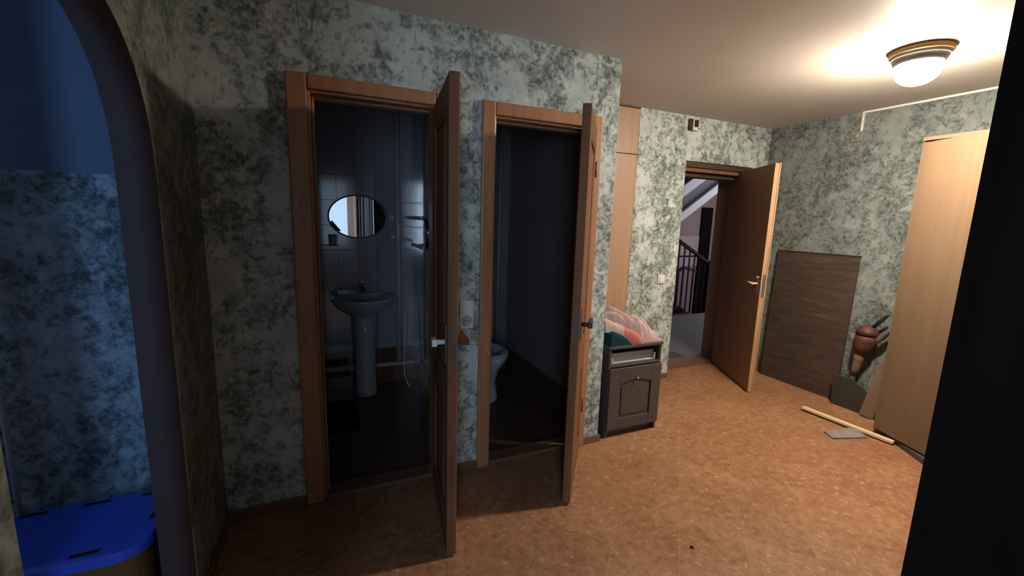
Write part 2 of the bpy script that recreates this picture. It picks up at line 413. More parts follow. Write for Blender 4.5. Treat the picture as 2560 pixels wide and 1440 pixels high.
# room behind the arch
b = BM(); box(b, -2.7, XA - 0.10, YD, YD + 0.1, 0, 1.60, 0); box(b, -2.7, XA - 0.10, YD, YD + 0.1, 1.60, HC, 1)
struct('wall_alcove_back', b, [M['paper'], M['plaster']], 'wall seen through the arch, papered below and plain painted above', 'wall')
b = BM()
for y0, y1, z0, z1 in ((-0.6, 0.95, 0, HC), (1.85, YD, 0, HC), (0.95, 1.85, 0, 0.8), (0.95, 1.85, 2.1, HC)): box(b, -2.7, -2.6, y0, y1, z0, z1)
struct('wall_alcove_left', b, M['plaster'], 'plain painted wall at the far side of the room behind the arch', 'wall')
b = BM()
for x0, x1, z0, z1 in ((-2.6, -0.80, 0, HC), (-0.605, -0.58, 0, HC), (-0.80, -0.605, 0, 0.55), (-0.80, -0.605, 2.15, HC)):
    box(b, x0, x1, -0.6, -0.5, z0, z1)
struct('wall_alcove_blocker', BM_box(-2.6, -0.80, 0.70, 0.80, 0, HC), M['plaster'], 'unseen partition added to shade the left of the wall behind the arch', 'wall')  # added light blocker, limits window light to the right of the wall
struct('wall_alcove_front', b, M['plaster'], 'window wall of the room behind the arch', 'wall')

def window(name, x0, x1, y, z0, z1, pane, label, frame='white'):
    w = thing(name, label, 'window', ((x0 + x1) / 2, y, z0), 0, kind='structure')
    cx = (x0 + x1) / 2; hw = (x1 - x0) / 2; hh = z1 - z0
    f = BM()
    box(f, -hw, -hw + 0.05, -0.04, 0.04, 0, hh); box(f, hw - 0.05, hw, -0.04, 0.04, 0, hh)
    box(f, -hw + 0.05, hw - 0.05, -0.04, 0.04, 0, 0.05); box(f, -hw + 0.05, hw - 0.05, -0.04, 0.04, hh - 0.05, hh)
    obj('window_frame', f, M[frame], w)
    p = BM(); box(p, -hw + 0.05, hw - 0.05, -0.012, 0.0, 0.05, hh - 0.05)
    obj('window_pane', p, pane, w)
    return w
window('window_1', -0.80, -0.605, -0.55, 0.55, 2.15, M['daylight2'], 'daylit window of the room behind the arch')

w_ = window('fill_window_5', -0.45, 0.45, 0.0, 0.8, 2.1, M['bluefill'], 'added blue fill window in the room behind the arch')  # fill window added to lift the left of the alcove wall
w_.location = (-2.65, 1.40, 0.8); w_.rotation_euler = (0, 0, -PI / 2)
# room the camera looks out of
b = BM()
DX0, DX1, DH = -0.265, 0.535, 2.06
for x0, x1, z0, z1 in ((XA, DX0, 0, HC), (DX0, DX1, DH, HC), (DX1, XW, 0, HC)):
    box(b, x0, x1, YN0, YN1, z0, z1)
struct('wall_front', b, M['espresso'], 'unseen hall wall around the viewing doorway, darkened to cut bounced light', 'wall')  # dark finish made up to weaken lamp bounce off this unseen wall
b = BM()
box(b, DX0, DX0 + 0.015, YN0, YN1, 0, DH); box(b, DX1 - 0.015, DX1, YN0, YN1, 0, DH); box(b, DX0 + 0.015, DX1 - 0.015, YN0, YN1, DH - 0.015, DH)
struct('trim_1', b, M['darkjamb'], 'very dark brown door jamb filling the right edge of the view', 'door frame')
b = BM()
for x0, x1, z0, z1 in ((XA, -0.45, 0, HC), (0.50, 1.9, 0, HC), (-0.45, 0.50, 0, 0.75), (-0.45, 0.50, 2.2, HC)):
    box(b, x0, x1, -2.6, -2.5, z0, z1)
box(b, 1.8, 1.9, -2.5, YN0, 0, HC)
for y0, y1, z0, z1 in ((-2.5, -2.2, 0, HC), (-0.8, -0.6, 0, HC), (-2.2, -0.8, 0, 0.7), (-2.2, -0.8, 2.2, HC)): box(b, -0.58, XA, y0, y1, z0, z1)
struct('wall_room', b, M['roomwall'], 'unseen walls behind the viewer, darkened to cut bounced light', 'wall')  # dark finish made up to absorb side window light
window('window_2', -0.45, 0.50, -2.55, 0.75, 2.2, M['daylight'], 'bright curtained window reflected in the bathroom mirror', 'roomdoor')
w_ = window('added_window_4', -0.70, 0.70, 0.0, 0.70, 2.2, M['side_fill'], 'unseen side window added behind the viewer to light the wall between the inner doors')  # window added so daylight falls right of the doorway only
w_.location = (-0.53, -1.5, 0.70); w_.rotation_euler = (0, 0, -PI / 2)
d = thing('door_4', 'light brown room door swung open beside the dark jamb', 'door', (0.505, 0.03, 0.01), 0, kind='structure')
b = BM(); box(b, -0.03, 0.01, -0.74, 0.0, 0, 2.0); obj('door_leaf', b, M['roomdoor'], d, bev=0.003)
b = BM(); tube(b, [(-0.03, -0.68, 0.98), (-0.075, -0.68, 0.98), (-0.075, -0.57, 0.98)], 0.008); obj('handle', b, M['brass'], d)

# right wall and entrance wall
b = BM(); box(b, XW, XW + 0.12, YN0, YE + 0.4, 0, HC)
struct('wall_right', b, M['paper_dimmed'], 'foliage papered right wall behind the leaning dark board', 'wall')
EX0, EX1, EH = 2.995, 3.865, 2.04
b = BM()
for x0, x1, z0, z1 in ((2.445, EX0, 0, HC), (EX0, EX1, EH, HC), (EX1, XW, 0, HC)):
    box(b, x0, x1, YE, YE + 0.19, z0, z1, 0)
struct('wall_entry', b, M['paper'], 'pale lit papered wall around the apartment entrance doorway', 'wall')
b = BM()
for x0, x1, z0, z1 in ((2.46, EX0, 0, 2.9), (EX0, EX1 + 0.01, 2.0, 2.9), (EX1 + 0.01, 9.0, 0, 2.9)):
    box(b, x0, x1, YE + 0.19, YE + 0.40, z0, z1, 0)
struct('wall_landing', b, M['stairpaint'], 'pinkish stairwell wall beyond the entrance door', 'wall')
b = BM()   # frame of the entrance door
box(b, EX0, EX0 + 0.03, YE + 0.12, YE + 0.20, 0, EH); box(b, EX1 - 0.012, EX1, YE + 0.12, YE + 0.20, 0, EH)
box(b, EX0, EX1, YE + 0.012, YE + 0.20, EH - 0.05, EH, 1); box(b, EX0 + 0.03, EX1 - 0.012, YE + 0.035, YE + 0.20, EH - 0.085, EH - 0.05)
box(b, EX0 + 0.03, EX1 - 0.012, YE + 0.10, YE + 0.20, EH - 0.125, EH - 0.085, 1)
struct('trim_2', b, [M['leafwood'], M['olive']], 'dark stepped brown frame over the entrance doorway', 'door frame', bev=0.006)
b = BM(); box(b, EX0, EX1, YE + 0.17, YE + 0.40, 0.0, 0.018)
struct('trim_3', b, M['skirt'], 'low brown threshold under the entrance door', 'threshold')

# casings of the two inner doors
def casing(name, x0, x1, i0, i1, itop, otop, label):
    b = BM(); y0 = YD - 0.022
    box(b, x0, i0, y0, YD, 0, otop); box(b, i1, x1, y0, YD, 0, otop); box(b, i0, i1, y0, YD, itop, otop)
    # jamb lining with a stop
    box(b, i0 - 0.006, i0 + 0.012, YD, YD + 0.10, 0, itop); box(b, i1 - 0.012, i1 + 0.006, YD, YD + 0.10, 0, itop); box(b, i0, i1, YD, YD + 0.10, itop - 0.012, itop + 0.006)
    box(b, i0 + 0.012, i0 + 0.026, YD + 0.045, YD + 0.10, 0, itop - 0.012)
    box(b, i0 + 0.012, i1 - 0.012, YD + 0.045, YD + 0.10, itop - 0.026, itop - 0.012)
    return struct(name, b, M['casing'], label, 'door frame', bev=0.007)
casing('trim_4', -0.138, 0.612, -0.052, 0.527, 2.020, 2.082, 'brown wooden frame around the bathroom doorway')
casing('trim_5', 0.775, 1.523, 0.848, 1.450, 2.014, 2.082, 'brown wooden frame around the toilet doorway')
b = BM(); box(b, -0.05, 0.525, YD + 0.0, YD + 0.10, 0, 0.02); struct('trim_6', b, M['skirt'], 'dark low sill under the bathroom doorway', 'threshold')
b = BM(); box(b, 0.85, 1.448, YD + 0.0, YD + 0.10, 0, 0.02); struct('trim_7', b, M['skirt'], 'dark low sill under the toilet doorway', 'threshold')

# skirtings
def skirt(name, x0, x1, y0, y1, label, h=0.05):
    b = BM(); box(b, x0, x1, y0, y1, 0, h); return struct(name, b, M['skirt'], label, 'skirting', bev=0.006)
skirt('baseboard_back', 0.612, 0.775, YD - 0.014, YD, 'short brown skirting between the two inner doors')
skirt('baseboard_corner', 1.523, 1.66, YD - 0.014, YD, 'short brown skirting between the toilet frame and the small cabinet')
skirt('baseboard_left', XA, -0.138, YD - 0.014, YD, 'brown skirting left of the bathroom door in the dark corner')
skirt('baseboard_arch', XA, XA + 0.014, ay1, YD - 0.014, 'brown skirting along the arch wall in the dark corner')
skirt('baseboard_entry', 2.445, EX0 - 0.004, YE - 0.014, YE, 'brown skirting left of the entrance doorway')
skirt('baseboard_right', XW - 0.014, XW, 1.62, YE - 0.0, 'brown skirting along the right wall behind the board')

# bathroom and toilet shell
YB = 3.75
b = BM(); box(b, -0.58, 0.72, YB, YB + 0.1, 0, HC); box(b, -0.58, -0.48, YD + 0.1, YB, 0, HC); box(b, 0.69, 0.74, YD + 0.1, YB, 0, HC)
struct('wall_bathroom', b, M['tile'], 'white glazed tile walls inside the dark bathroom', 'wall')
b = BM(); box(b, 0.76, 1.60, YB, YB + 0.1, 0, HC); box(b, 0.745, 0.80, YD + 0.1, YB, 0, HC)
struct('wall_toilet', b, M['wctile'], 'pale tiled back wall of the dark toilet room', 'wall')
b = BM(); box(b, -0.47, 0.69, YB - 0.018, YB, 0.155, 0.185)
struct('trim_8', b, M['ceramic'], 'thin white tile border low on the bathroom wall', 'tile border')

# ------------------------------------------------------------------ inner doors
def panel_door(name, hinge, free, label, lever_l, lever_r):
    H, F = Vector(hinge), Vector(free); v = F - H; L = v.length; ang = math.atan2(v.y, v.x)
    t = 0.042; Z = 1.99
    d = thing(name, label, 'door', (H.x, H.y, 0.01), ang, kind='structure')
    b = BM()
    # stiles and rails, then thinner panels with raised fields
    st = 0.095
    box(b, 0, st, -t / 2, t / 2, 0, Z); box(b, L - st, L, -t / 2, t / 2, 0, Z)
    rails = [(0, 0.13), (0.62, 0.78), (Z - 0.11, Z)]
    for z0, z1 in rails: box(b, st, L - st, -t / 2, t / 2, z0, z1)
    obj('door_leaf', b, M['leafwood'], d, bev=0.004)
    for z0, z1 in ((0.13, 0.62), (0.78, Z - 0.11)):
        b = BM()
        box(b, st, L - st, -t * 0.22, t * 0.22, z0, z1)
        for s in (-1, 1):
            y0, y1 = (t * 0.22, t * 0.40) if s > 0 else (-t * 0.40, -t * 0.22)
            box(b, st + 0.055, L - st - 0.055, y0, y1, z0 + 0.055, z1 - 0.055)
            for x0, x1 in ((st, st + 0.022), (L - st - 0.022, L - st)): box(b, x0, x1, y0, y1 + s * 0.003, z0, z1)
            for q0, q1 in ((z0, z0 + 0.022), (z1 - 0.022, z1)): box(b, st + 0.022, L - st - 0.022, y0, y1 + s * 0.003, q0, q1)
        obj('panel', b, M['leafwood'], d, bev=0.006)
    b = BM(); box(b, L, L + 0.002, -0.011, 0.011, 0.86, 1.02); box(b, L + 0.001, L + 0.006, -0.006, 0.006, 0.955, 0.98); box(b, L + 0.001, L + 0.004, -0.005, 0.005, 0.905, 0.925)
    pl = obj('lock_plate', b, M['lockbrown'], d)
    for s, mt in lever_l:
        b = BM(); y = s * t / 2
        tube(b, [(L - 0.055, y, 0.955), (L - 0.055, y + s * 0.05, 0.955)], 0.011)
        if mt == 'amber': prism(b, [(y + s * 0.010, 0.940), (y + s * 0.056, 0.940), (y + s * 0.054, 0.962), (y + s * 0.030, 0.996), (y + s * 0.020, 0.994)], 'x', L - 0.07, L - 0.04)
        else: box(b, L - (0.085 if mt == 'white' else 0.15), L - 0.035, min(y + s * 0.036, y + s * 0.058), max(y + s * 0.036, y + s * 0.058), 0.940, 0.970, bev=0.004)
        h = obj('handle', b, M[mt], d)
        if mt != 'leafwood': h['label'] = {'white': 'short white handle', 'amber': 'dark amber handle', 'black': 'black lever handle', 'chrome': 'chrome handle'}[mt]
        b = BM(); box(b, L - 0.075, L - 0.035, min(y, y + s * 0.005), max(y, y + s * 0.005), 0.87, 1.03)
        obj('escutcheon', b, M['espresso'], d)
    for z in (0.25, 1.72):
        b = BM(); tube(b, [(-0.004, t / 2 + 0.004, z), (-0.004, t / 2 + 0.004, z + 0.09)], 0.007)
        obj('hinge', b, M['lockbrown'], d)
    return d
panel_door('door_1', (0.528, 2.185), (0.4535, 1.603), 'brown panelled bathroom door standing open into the hall', ((-1, 'white'), (1, 'amber')), None)
panel_door('door_2', (1.452, 2.185), (1.1035, 1.722), 'brown toilet door standing half open, seen edge on', ((1, 'black'),), None)

# entrance door leaf
H, F = Vector((3.835, 3.185)), Vector((3.4335, 2.4375)); v = F - H; L = v.length
d = thing('door_3', 'brown entrance door swung inward with a pale raw front edge', 'door', (H.x, H.y, 0.008), math.atan2(v.y, v.x), kind='structure')
b = BM(); box(b, 0, L - 0.012, -0.024, 0.024, 0, 1.985)
obj('door_leaf', b, M['entrywood'], d, bev=0.002)
b = BM(); box(b, L - 0.012, L, -0.024, 0.010, 0, 1.985); box(b, L - 0.012, L - 0.002, 0.014, 0.024, 0, 1.99)
e = obj('edge_strip', b, M['rawedge'], d); e['label'] = 'pale raw wood edge'
b = BM(); box(b, L - 0.07, L - 0.035, -0.030, -0.024, 0.88, 1.04, bev=0.002); obj('escutcheon', b, M['steel'], d)
b = BM(); tube(b, [(L - 0.052, -0.028, 0.975), (L - 0.052, -0.07, 0.975)], 0.009); tube(b, [(L - 0.045, -0.068, 0.975), (L - 0.11, -0.068, 0.975), (L - 0.165, -0.062, 0.973)], 0.0095)
h = obj('handle', b, M['brass'], d); h['label'] = 'shiny brass lever handle'
b = BM(); lathe(b, [(0, 0), (0.008, 0.001), (0.009, 0.008), (0, 0.010)], (0, 0, 0), 12)
k = obj('lock_knob', b, M['brass'], d, (L - 0.052, -0.029, 1.03), (PI / 2, 0, 0))
b = BM(); box(b, L, L + 0.002, -0.012, 0.008, 0.86, 1.06); box(b, L + 0.001, L + 0.008, -0.006, 0.004, 0.96, 0.985); obj('lock_plate', b, M['steel'], d)

# ------------------------------------------------------------------ hall things
# built-in wardrobe in the recess
w = thing('built_in_closet', 'light beech closet strip in the recess behind the corner, doors to the ceiling', 'closet', (1.66, YE, 0))
W1 = 2.443 - 1.66
b = BM(); box(b, 0, W1, 0.02, 0.45, 0, HC - 0.012); obj('carcass', b, M['beech'], w)
b = BM(); box(b, 0.003, W1, 0.0, 0.018, 0.07, 2.040); obj('lower_door', b, M['beech'], w, bev=0.002)
b = BM(); box(b, 0.003, W1, 0.0, 0.018, 2.046, HC - 0.014); obj('upper_door', b, M['beech'], w, bev=0.002)
b = BM(); box(b, 0.003, W1, 0.012, 0.02, 0, 0.07); obj('plinth', b, M['espresso'], w)

# small dark cabinet
c = thing('small_cabinet', 'small dark brown cabinet with an open drawer slot, laundry on top', 'cabinet', (1.706, 2.225, 0))
CW, CD, CH = 0.446, 0.30, 0.655
b = BM()
box(b, 0, 0.018, 0, CD, 0, CH - 0.02); box(b, CW - 0.018, CW, 0, CD, 0.0, CH - 0.02)
box(b, 0.018, CW - 0.018, CD - 0.01, CD, 0.06, CH - 0.02); box(b, 0.018, CW - 0.018, 0.0, CD - 0.01, 0.06, 0.078); box(b, 0.018, CW - 0.018, 0.0, CD - 0.01, 0.505, 0.52)
obj('carcass', b, M['espresso'], c, bev=0.002)
b = BM(); box(b, -0.004, CW + 0.004, -0.012, CD, CH - 0.02, CH); obj('top_board', b, M['espresso'], c, bev=0.003)
b = BM(); box(b, 0.03, CW - 0.03, 0.03, 0.045, 0.06 - 0.06, 0.06); obj('plinth', b, M['espresso'], c)
# door with a peaked panel
dw, dz0, dz1 = CW - 0.006, 0.062, 0.500
b = BM()
fr = 0.085
px0, px1, pz0, pz1, pk = fr, dw - fr, fr * 0.9, (dz1 - dz0) - 0.115, (dz1 - dz0) - 0.082
outer = [(0, 0), (dw, 0), (dw, dz1 - dz0), (0, dz1 - dz0)]
box(b, 0, px0, -0.018, 0, 0, dz1 - dz0); box(b, px1, dw, -0.018, 0, 0, dz1 - dz0); box(b, px0, px1, -0.018, 0, 0, pz0)
prism(b, [(px0, pz1), ((px0 + px1) / 2, pk), (px1, pz1), (px1, dz1 - dz0), (px0, dz1 - dz0)], 'y', -0.018, 0)
dr = obj('door', b, M['espresso'], c, (0.003, -0.001, dz0), bev=0.003)
b = BM(); box(b, px0, px1, -0.008, -0.001, pz0, pz1 + 0.03)
m_ = 0.022
prism(b, [(px0 + m_, pz0 + m_), (px1 - m_, pz0 + m_), (px1 - m_, pz1 - m_), ((px0 + px1) / 2, pk - m_), (px0 + m_, pz1 - m_)], 'y', -0.014, -0.008)
obj('panel', b, M['espresso'], dr, bev=0.003)
b = BM(); lathe(b, [(0, 0), (0.006, 0), (0.006, 0.012), (0.010, 0.016), (0.010, 0.021), (0, 0.024)], (0, 0, 0), 14)
obj('knob', b, M['steel'], dr, ((px0 + px1) / 2, -0.017, pk + 0.004), (PI / 2, 0, 0))
# drawer box without its front
b = BM(); box(b, 0.050, CW - 0.035, 0.045, 0.055, 0.530, 0.588); box(b, 0.035, 0.045, 0.02, 0.10, 0.525, 0.57); box(b, CW - 0.045, CW - 0.035, 0.02, 0.10, 0.525, 0.57); box(b, 0.045, CW - 0.045, 0.02, 0.10, 0.524, 0.528)
o = obj('drawer', b, M['greyliner'], c); o['label'] = 'pale grey drawer box without its front'
b = BM(); box(b, 0.019, 0.030, 0.004, 0.25, 0.528, 0.548); lathe(b, [(0, -0.004), (0.006, -0.004), (0.006, 0.004), (0, 0.004)], (0.030, 0.012, 0.536), 10)
obj('drawer_runner', b, M['chrome'], c)

# laundry: draped heaps with folds
def heap(name, label, cat, f, x0, x1, y0, y1, base, mats, nx=70, ny=44, midx=None, thick=9.0):
    b = BM(); V = {}; W = {}
    for i in range(nx + 1):
        for j in range(ny + 1):
            s, t = i / nx, j / ny
            x, y = x0 + (x1 - x0) * s, y0 + (y1 - y0) * t
            X, Y, z = f(s, t, x, y)
            V[i, j] = b.verts.new((X, Y, max(z, base + 0.004))); W[i, j] = b.verts.new((X, Y, max(base + 0.001, max(z, base + 0.004) - thick)))
    for i in range(nx):
        for j in range(ny):
            q = b.faces.new((V[i, j], V[i + 1, j], V[i + 1, j + 1], V[i, j + 1])); q.smooth = True
            if midx: q.material_index = midx((i + .5) / nx, (j + .5) / ny)
            b.faces.new((W[i, j], W[i, j + 1], W[i + 1, j + 1], W[i + 1, j]))
    for i in range(nx):
        for j, o in ((0, 1), (ny, -1)):
            q = b.faces.new((V[i, j], W[i, j], W[i + 1, j], V[i + 1, j]))
            if midx: q.material_index = midx((i + .5) / nx, j / ny)
    for j in range(ny):
        for i in (0, nx):
            b.faces.new((V[i, j], V[i, j + 1], W[i, j + 1], W[i, j]))
    bmesh.ops.recalc_face_normals(b, faces=b.faces)
    return tag(obj(name, b, mats), label, cat)
TZ = CH
def fold(x, y, sc, seed, ang=-0.6, stretch=5.0):
    ca, sa = math.cos(ang), math.sin(ang)
    p, q = x * ca + y * sa, -x * sa + y * ca
    return noise.noise(Vector((p * sc / stretch, q * sc, seed)))
def teal_f(s, t, x, y):
    e = (max(0, 1 - (2 * s - 1) ** 4) * max(0, 1 - (2 * t - 1) ** 6)) ** 0.5
    return x, y, TZ + e * (0.105 * (1 - 0.7 * s ** 1.2)) + e * 0.012 * fold(x, y, 26, 2.0)
heap('folded_cloth', 'dark teal cloth at the bottom of the laundry on the small cabinet', 'cloth', teal_f, 1.706, 1.885, 2.224, 2.34, TZ, M['teal'])
def cream_f(s, t, x, y):
    # a crumpled band falling diagonally over the front left edge
    yy = y - 0.085 * s ** 1.2
    e = max(0, 1 - (2 * t - 1) ** 4) ** 0.5 * max(0, 1 - max(0, (s - 0.86) / 0.14) ** 2) ** 0.5
    z = TZ + 0.150 * (1 - 0.80 * s ** 1.25) + 0.020 * e
    z += 0.022 * e * fold(x, y, 38, 5.0, -0.35, 4.0) + 0.008 * fold(x, y, 90, 8.0, -0.35, 3.0)
    z -= 0.035 * (1 - e)
    return x, yy, z
heap('cream_garment', 'crumpled cream and coral garment between the pink jacket and the teal cloth', 'garment', cream_f, 1.704, 1.965, 2.285, 2.375, TZ, [M['creamcloth'], M['coral']], 60, 34,
     midx=lambda s, t: 1 if (s > 0.50 and t < 0.55 - 0.25 * (1 - s)) or (s > 0.86) else 0, thick=0.03)
def pink_f(s, t, x, y):
    front = 2.345 - 0.115 * min(1, s / 0.55)
    yy = front + (2.50 - front) * t
    prof = 0.215 * max(0.0, 1 - (s / 1.0) ** 2.1) + 0.012
    e = max(0, 1 - (max(0, 0.22 - t) / 0.22) ** 2) ** 0.5 * (1 - 0.18 * t)
    z = TZ + prof * (0.42 + 0.58 * e if s < 0.55 else (0.42 + 0.58 * e) * (1 - (s - 0.55) / 0.45 * 0.35 * (1 - e)))
    if s > 0.5: z = TZ + prof * (0.06 + 0.94 * e) * 1.0 if s > 0.6 else z + (TZ + prof * (0.06 + 0.94 * e) - z) * (s - 0.5) / 0.1
    rid = 1 - 2 * abs(fold(x, yy, 26, 1.0, -0.70, 5.5))
    z += (0.034 * (rid - 0.6) + 0.030 * fold(x, yy, 44, 4.0, -0.85, 5.0) + 0.010 * fold(x, yy, 95, 6.0, -0.6, 3.0)) * min(1, (1 - s) * 5)
    xx = x + 0.012 * fold(x, yy, 20, 9.0)
    return xx, yy, z
heap('pink_jacket', 'dusty pink jacket heaped across the top of the small cabinet', 'garment', pink_f, 1.708, 2.155, 2.3, 2.5, TZ, M['pink'], 90, 50, thick=0.06)

# light switch by the entrance
s_ = thing('light_switch', 'small cream light switch left of the entrance doorway', 'light switch', (2.815, YE, 0.928))
b = BM(); box(b, -0.041, 0.041, -0.012, 0, 0, 0.082, bev=0.004); obj('cover_plate', b, M['cream'], s_)
b = BM(); box(b, -0.024, 0.024, -0.018, -0.010, 0.016, 0.066, bev=0.002); obj('rocker', b, M['white'], s_)

# door chime
s_ = thing('door_chime', 'small cream and black door chime box high above the entrance', 'door chime', (3.030, YE, 2.292))
b = BM(); box(b, -0.058, 0.032, -0.028, 0, 0.004, 0.100, bev=0.004); obj('housing', b, M['black'], s_)
b = BM()
box(b, -0.034, -0.024, -0.046, -0.026, 0.0, 0.098); box(b, 0.026, 0.034, -0.046, -0.026, 0.0, 0.098); box(b, -0.024, 0.026, -0.046, -0.026, 0.0, 0.030); box(b, -0.024, 0.026, -0.046, -0.026, 0.090, 0.098)
obj('front_frame', b, M['cream'], s_, bev=0.003)
b = BM(); box(b, -0.0235, 0.0255, -0.043, -0.028, 0.0305, 0.0895); obj('grille', b, M['black'], s_)
b = BM(); lathe(b, [(0, 0), (0.006, 0), (0.006, 0.003), (0, 0.003)], (0, 0, 0), 12); obj('button', b, M['black'], s_, (0.026, -0.046, 0.018), (PI / 2, 0, 0))

# switch and socket block between the inner doors
s_ = thing('switch_socket_block', 'pale switch and socket block on the paper between the two inner doors', 'socket', (0.705, YD, 0.865))
b = BM(); box(b, -0.040, 0.036, -0.014, 0, 0, 0.157, bev=0.004); obj('cover_plate', b, M['white'], s_)
b = BM(); box(b, -0.032, 0.028, -0.020, -0.012, 0.085, 0.148, bev=0.002); obj('rocker', b, M['white'], s_)
b = BM(); lathe(b, [(0.030, 0), (0.030, 0.005), (0.026, 0.006), (0.023, 0.0015), (0, 0.0015)], (0, 0, 0), 28)
so = obj('socket', b, M['greyliner'], s_, (-0.002, -0.014, 0.042), (PI / 2, 0, 0))
b = BM()
for sx in (-1, 1): lathe(b, [(0, 0.001), (0.0035, 0.001), (0.0035, 0.003), (0, 0.003)], (sx * 0.0095, 0, 0), 10)
obj('pin_hole', b, M['black'], so)

# ceiling lamp
LX, LY = 2.925, 1.365
l = thing('ceiling_lamp', 'lit round ceiling lamp with a brass coloured rim and white glass dome', 'lamp', (LX, LY, HC))
b = BM(); lathe(b, [(0, 0), (0.128, 0), (0.132, -0.006), (0.132, -0.022), (0.126, -0.030), (0, -0.030)], seg=48); o = obj('rim', b, M['gold'], l); o['label'] = 'brass coloured rim'
b = BM(); lathe(b, [(0.118, -0.030), (0.121, -0.033), (0.119, -0.044), (0.114, -0.046), (0, -0.046), (0, -0.030)], seg=48, caps=False); obj('white_band', b, M['white'], l)
b = BM(); lathe(b, [(0.113, -0.046), (0.114, -0.050), (0.104, -0.072), (0.100, -0.076), (0, -0.076), (0, -0.046)], seg=48, caps=False); obj('collar', b, M['steel'], l)
b = BM(); prof = [(0.0985, -0.077)] + [(0.0985 * math.cos(a), -0.077 - 0.022 * (a > 0) - 0.085 * math.sin(a)) for a in [PI / 2 * k / 14 for k in range(0, 15)]]
prof = [(0.098, -0.077), (0.100, -0.090)] + [(0.100 * math.cos(PI / 2 * k / 14), -0.095 - 0.085 * math.sin(PI / 2 * k / 14)) for k in range(0, 15)]
lathe(b, prof, seg=48); o = obj('glass_dome', b, M['lampglass'], l); o['label'] = 'glowing white glass dome'

# junction box and cable trunking on the right wall
s_ = thing('junction_box', 'grey square box with a round boss high on the right wall', 'junction box', (XW + 0.002, 2.228, 2.190))
b = BM(); box(b, -0.020, 0, -0.045, 0.040, 0, 0.078, bev=0.003); obj('housing', b, M['boxgrey'], s_)
b = BM(); lathe(b, [(0.024, 0), (0.024, 0.006), (0.017, 0.013), (0, 0.016)], (0, 0, 0), 24); obj('boss', b, M['boxgrey'], s_, (-0.020, -0.002, 0.042), (0, -PI / 2, 0))
b = BM(); box(b, XW - 0.014, XW, 2.196, 2.210, 2.270, HC - 0.012); box(b, XW - 0.014, XW, 0.30, 2.210, HC - 0.016, HC - 0.001)
tag(obj('cable_trunking', b, M['white']), 'thin white cable trunking along the right wall top, dropping to the junction box', 'cable trunking')

# dark board leaning on the right wall
tilt = math.atan2(0.05, 1.25)
brd = thing('leaning_board', 'large worn dark brown board leaning against the right wall', 'board', (4.020, 2.405, 0.0), 0)
b = BM(); box(b, -0.024, 0.0, -0.345, 0.350, 0, 1.255)
obj('panel', b, M['board'], brd, (0, 0, 0), (0, math.atan2(0.035, 1.25), 0), bev=0.002)
b = BM(); box(b, -0.026, 0.002, -0.347, 0.352, 1.247, 1.257); obj('top_edge', b, M['prong'], brd, (0, 0, 0), (0, math.atan2(0.035, 1.25), 0))

# folded dark sheet on the floor before it
b = BM()
prism(b, [(2.045, 0.0), (1.755, 0.0), (1.772, 0.150), (1.835, 0.215), (1.93, 0.255), (2.062, 0.262)], 'x', 0, 0.022)
o = tag(obj('folded_sheet', b, M['darkgreen'], loc=(3.915, 0, 0), rot=(0, 0.02, 0), bev=0.004), 'dark olive folded sheet standing on the floor at the foot of the board', 'sheet')

# pronged tool leaning between the board and the wardrobe
t_ = thing('pronged_tool', 'red brown headed tool with two dark prongs and tan handle, head up beside the board', 'tool', (3.978, 1.90, 0.0))
b = BM(); tube(b, [(0, 0.055, 0.0), (0, 0.045, 0.30)], 0.022, 12, taper=[0.020, 0.024]); obj('shaft', b, M['darkgreen'], t_)
b = BM(); tube(b, [(0, 0.045, 0.28), (0, 0.035, 0.34), (0, 0.025, 0.42), (0, 0.016, 0.50)], 0.03, 14, taper=[0.026, 0.030, 0.036, 0.050]); o = obj('handle', b, M['tanhandle'], t_); o['label'] = 'tan handle'
b = BM(); tube(b, [(0, 0.018, 0.488), (0, 0.008, 0.53), (0, -0.002, 0.59), (0, -0.006, 0.64)], 0.06, 20, taper=[0.056, 0.072, 0.076, 0.070]); o = obj('head', b, M['redbrown'], t_); o['label'] = 'red brown head'
b = BM(); tube(b, [(0, -0.004, 0.638), (0, -0.006, 0.672), (0, -0.006, 0.700), (0, -0.006, 0.716)], 0.06, 20, taper=[0.076, 0.070, 0.050, 0.012]); obj('cap', b, M['redbrown'], t_)
b = BM(); tube(b, [(0, -0.035, 0.700), (0, -0.075, 0.760), (0, -0.115, 0.815), (0, -0.130, 0.835)], 0.01, 10, taper=[0.012, 0.016, 0.013, 0.004]); o = obj('prong', b, M['prong'], t_); o['label'] = 'upper dark prong'
b = BM(); tube(b, [(0, -0.060, 0.585), (0, -0.105, 0.645), (0, -0.150, 0.710), (0, -0.170, 0.740)], 0.01, 10, taper=[0.020, 0.026, 0.018, 0.005]); o = obj('prong', b, M['steel'], t_); o['label'] = 'lower greyish prong'
b = BM(); tube(b, [(0, -0.07, 0.690), (0, -0.16, 0.720)], 0.0025, 6); obj('wire', b, M['prong'], t_)

# offcut leaning on the wardrobe
b = BM(); box(b, -0.011, 0.011, -0.045, 0.045, 0, 0.46)
tag(obj('wood_offcut', b, M['offcut'], loc=(3.885, 1.765, 0.008), rot=(math.radians(9), 0, math.radians(8))), 'pinkish brown wood offcut standing on end beside the right wardrobe', 'wood offcut')

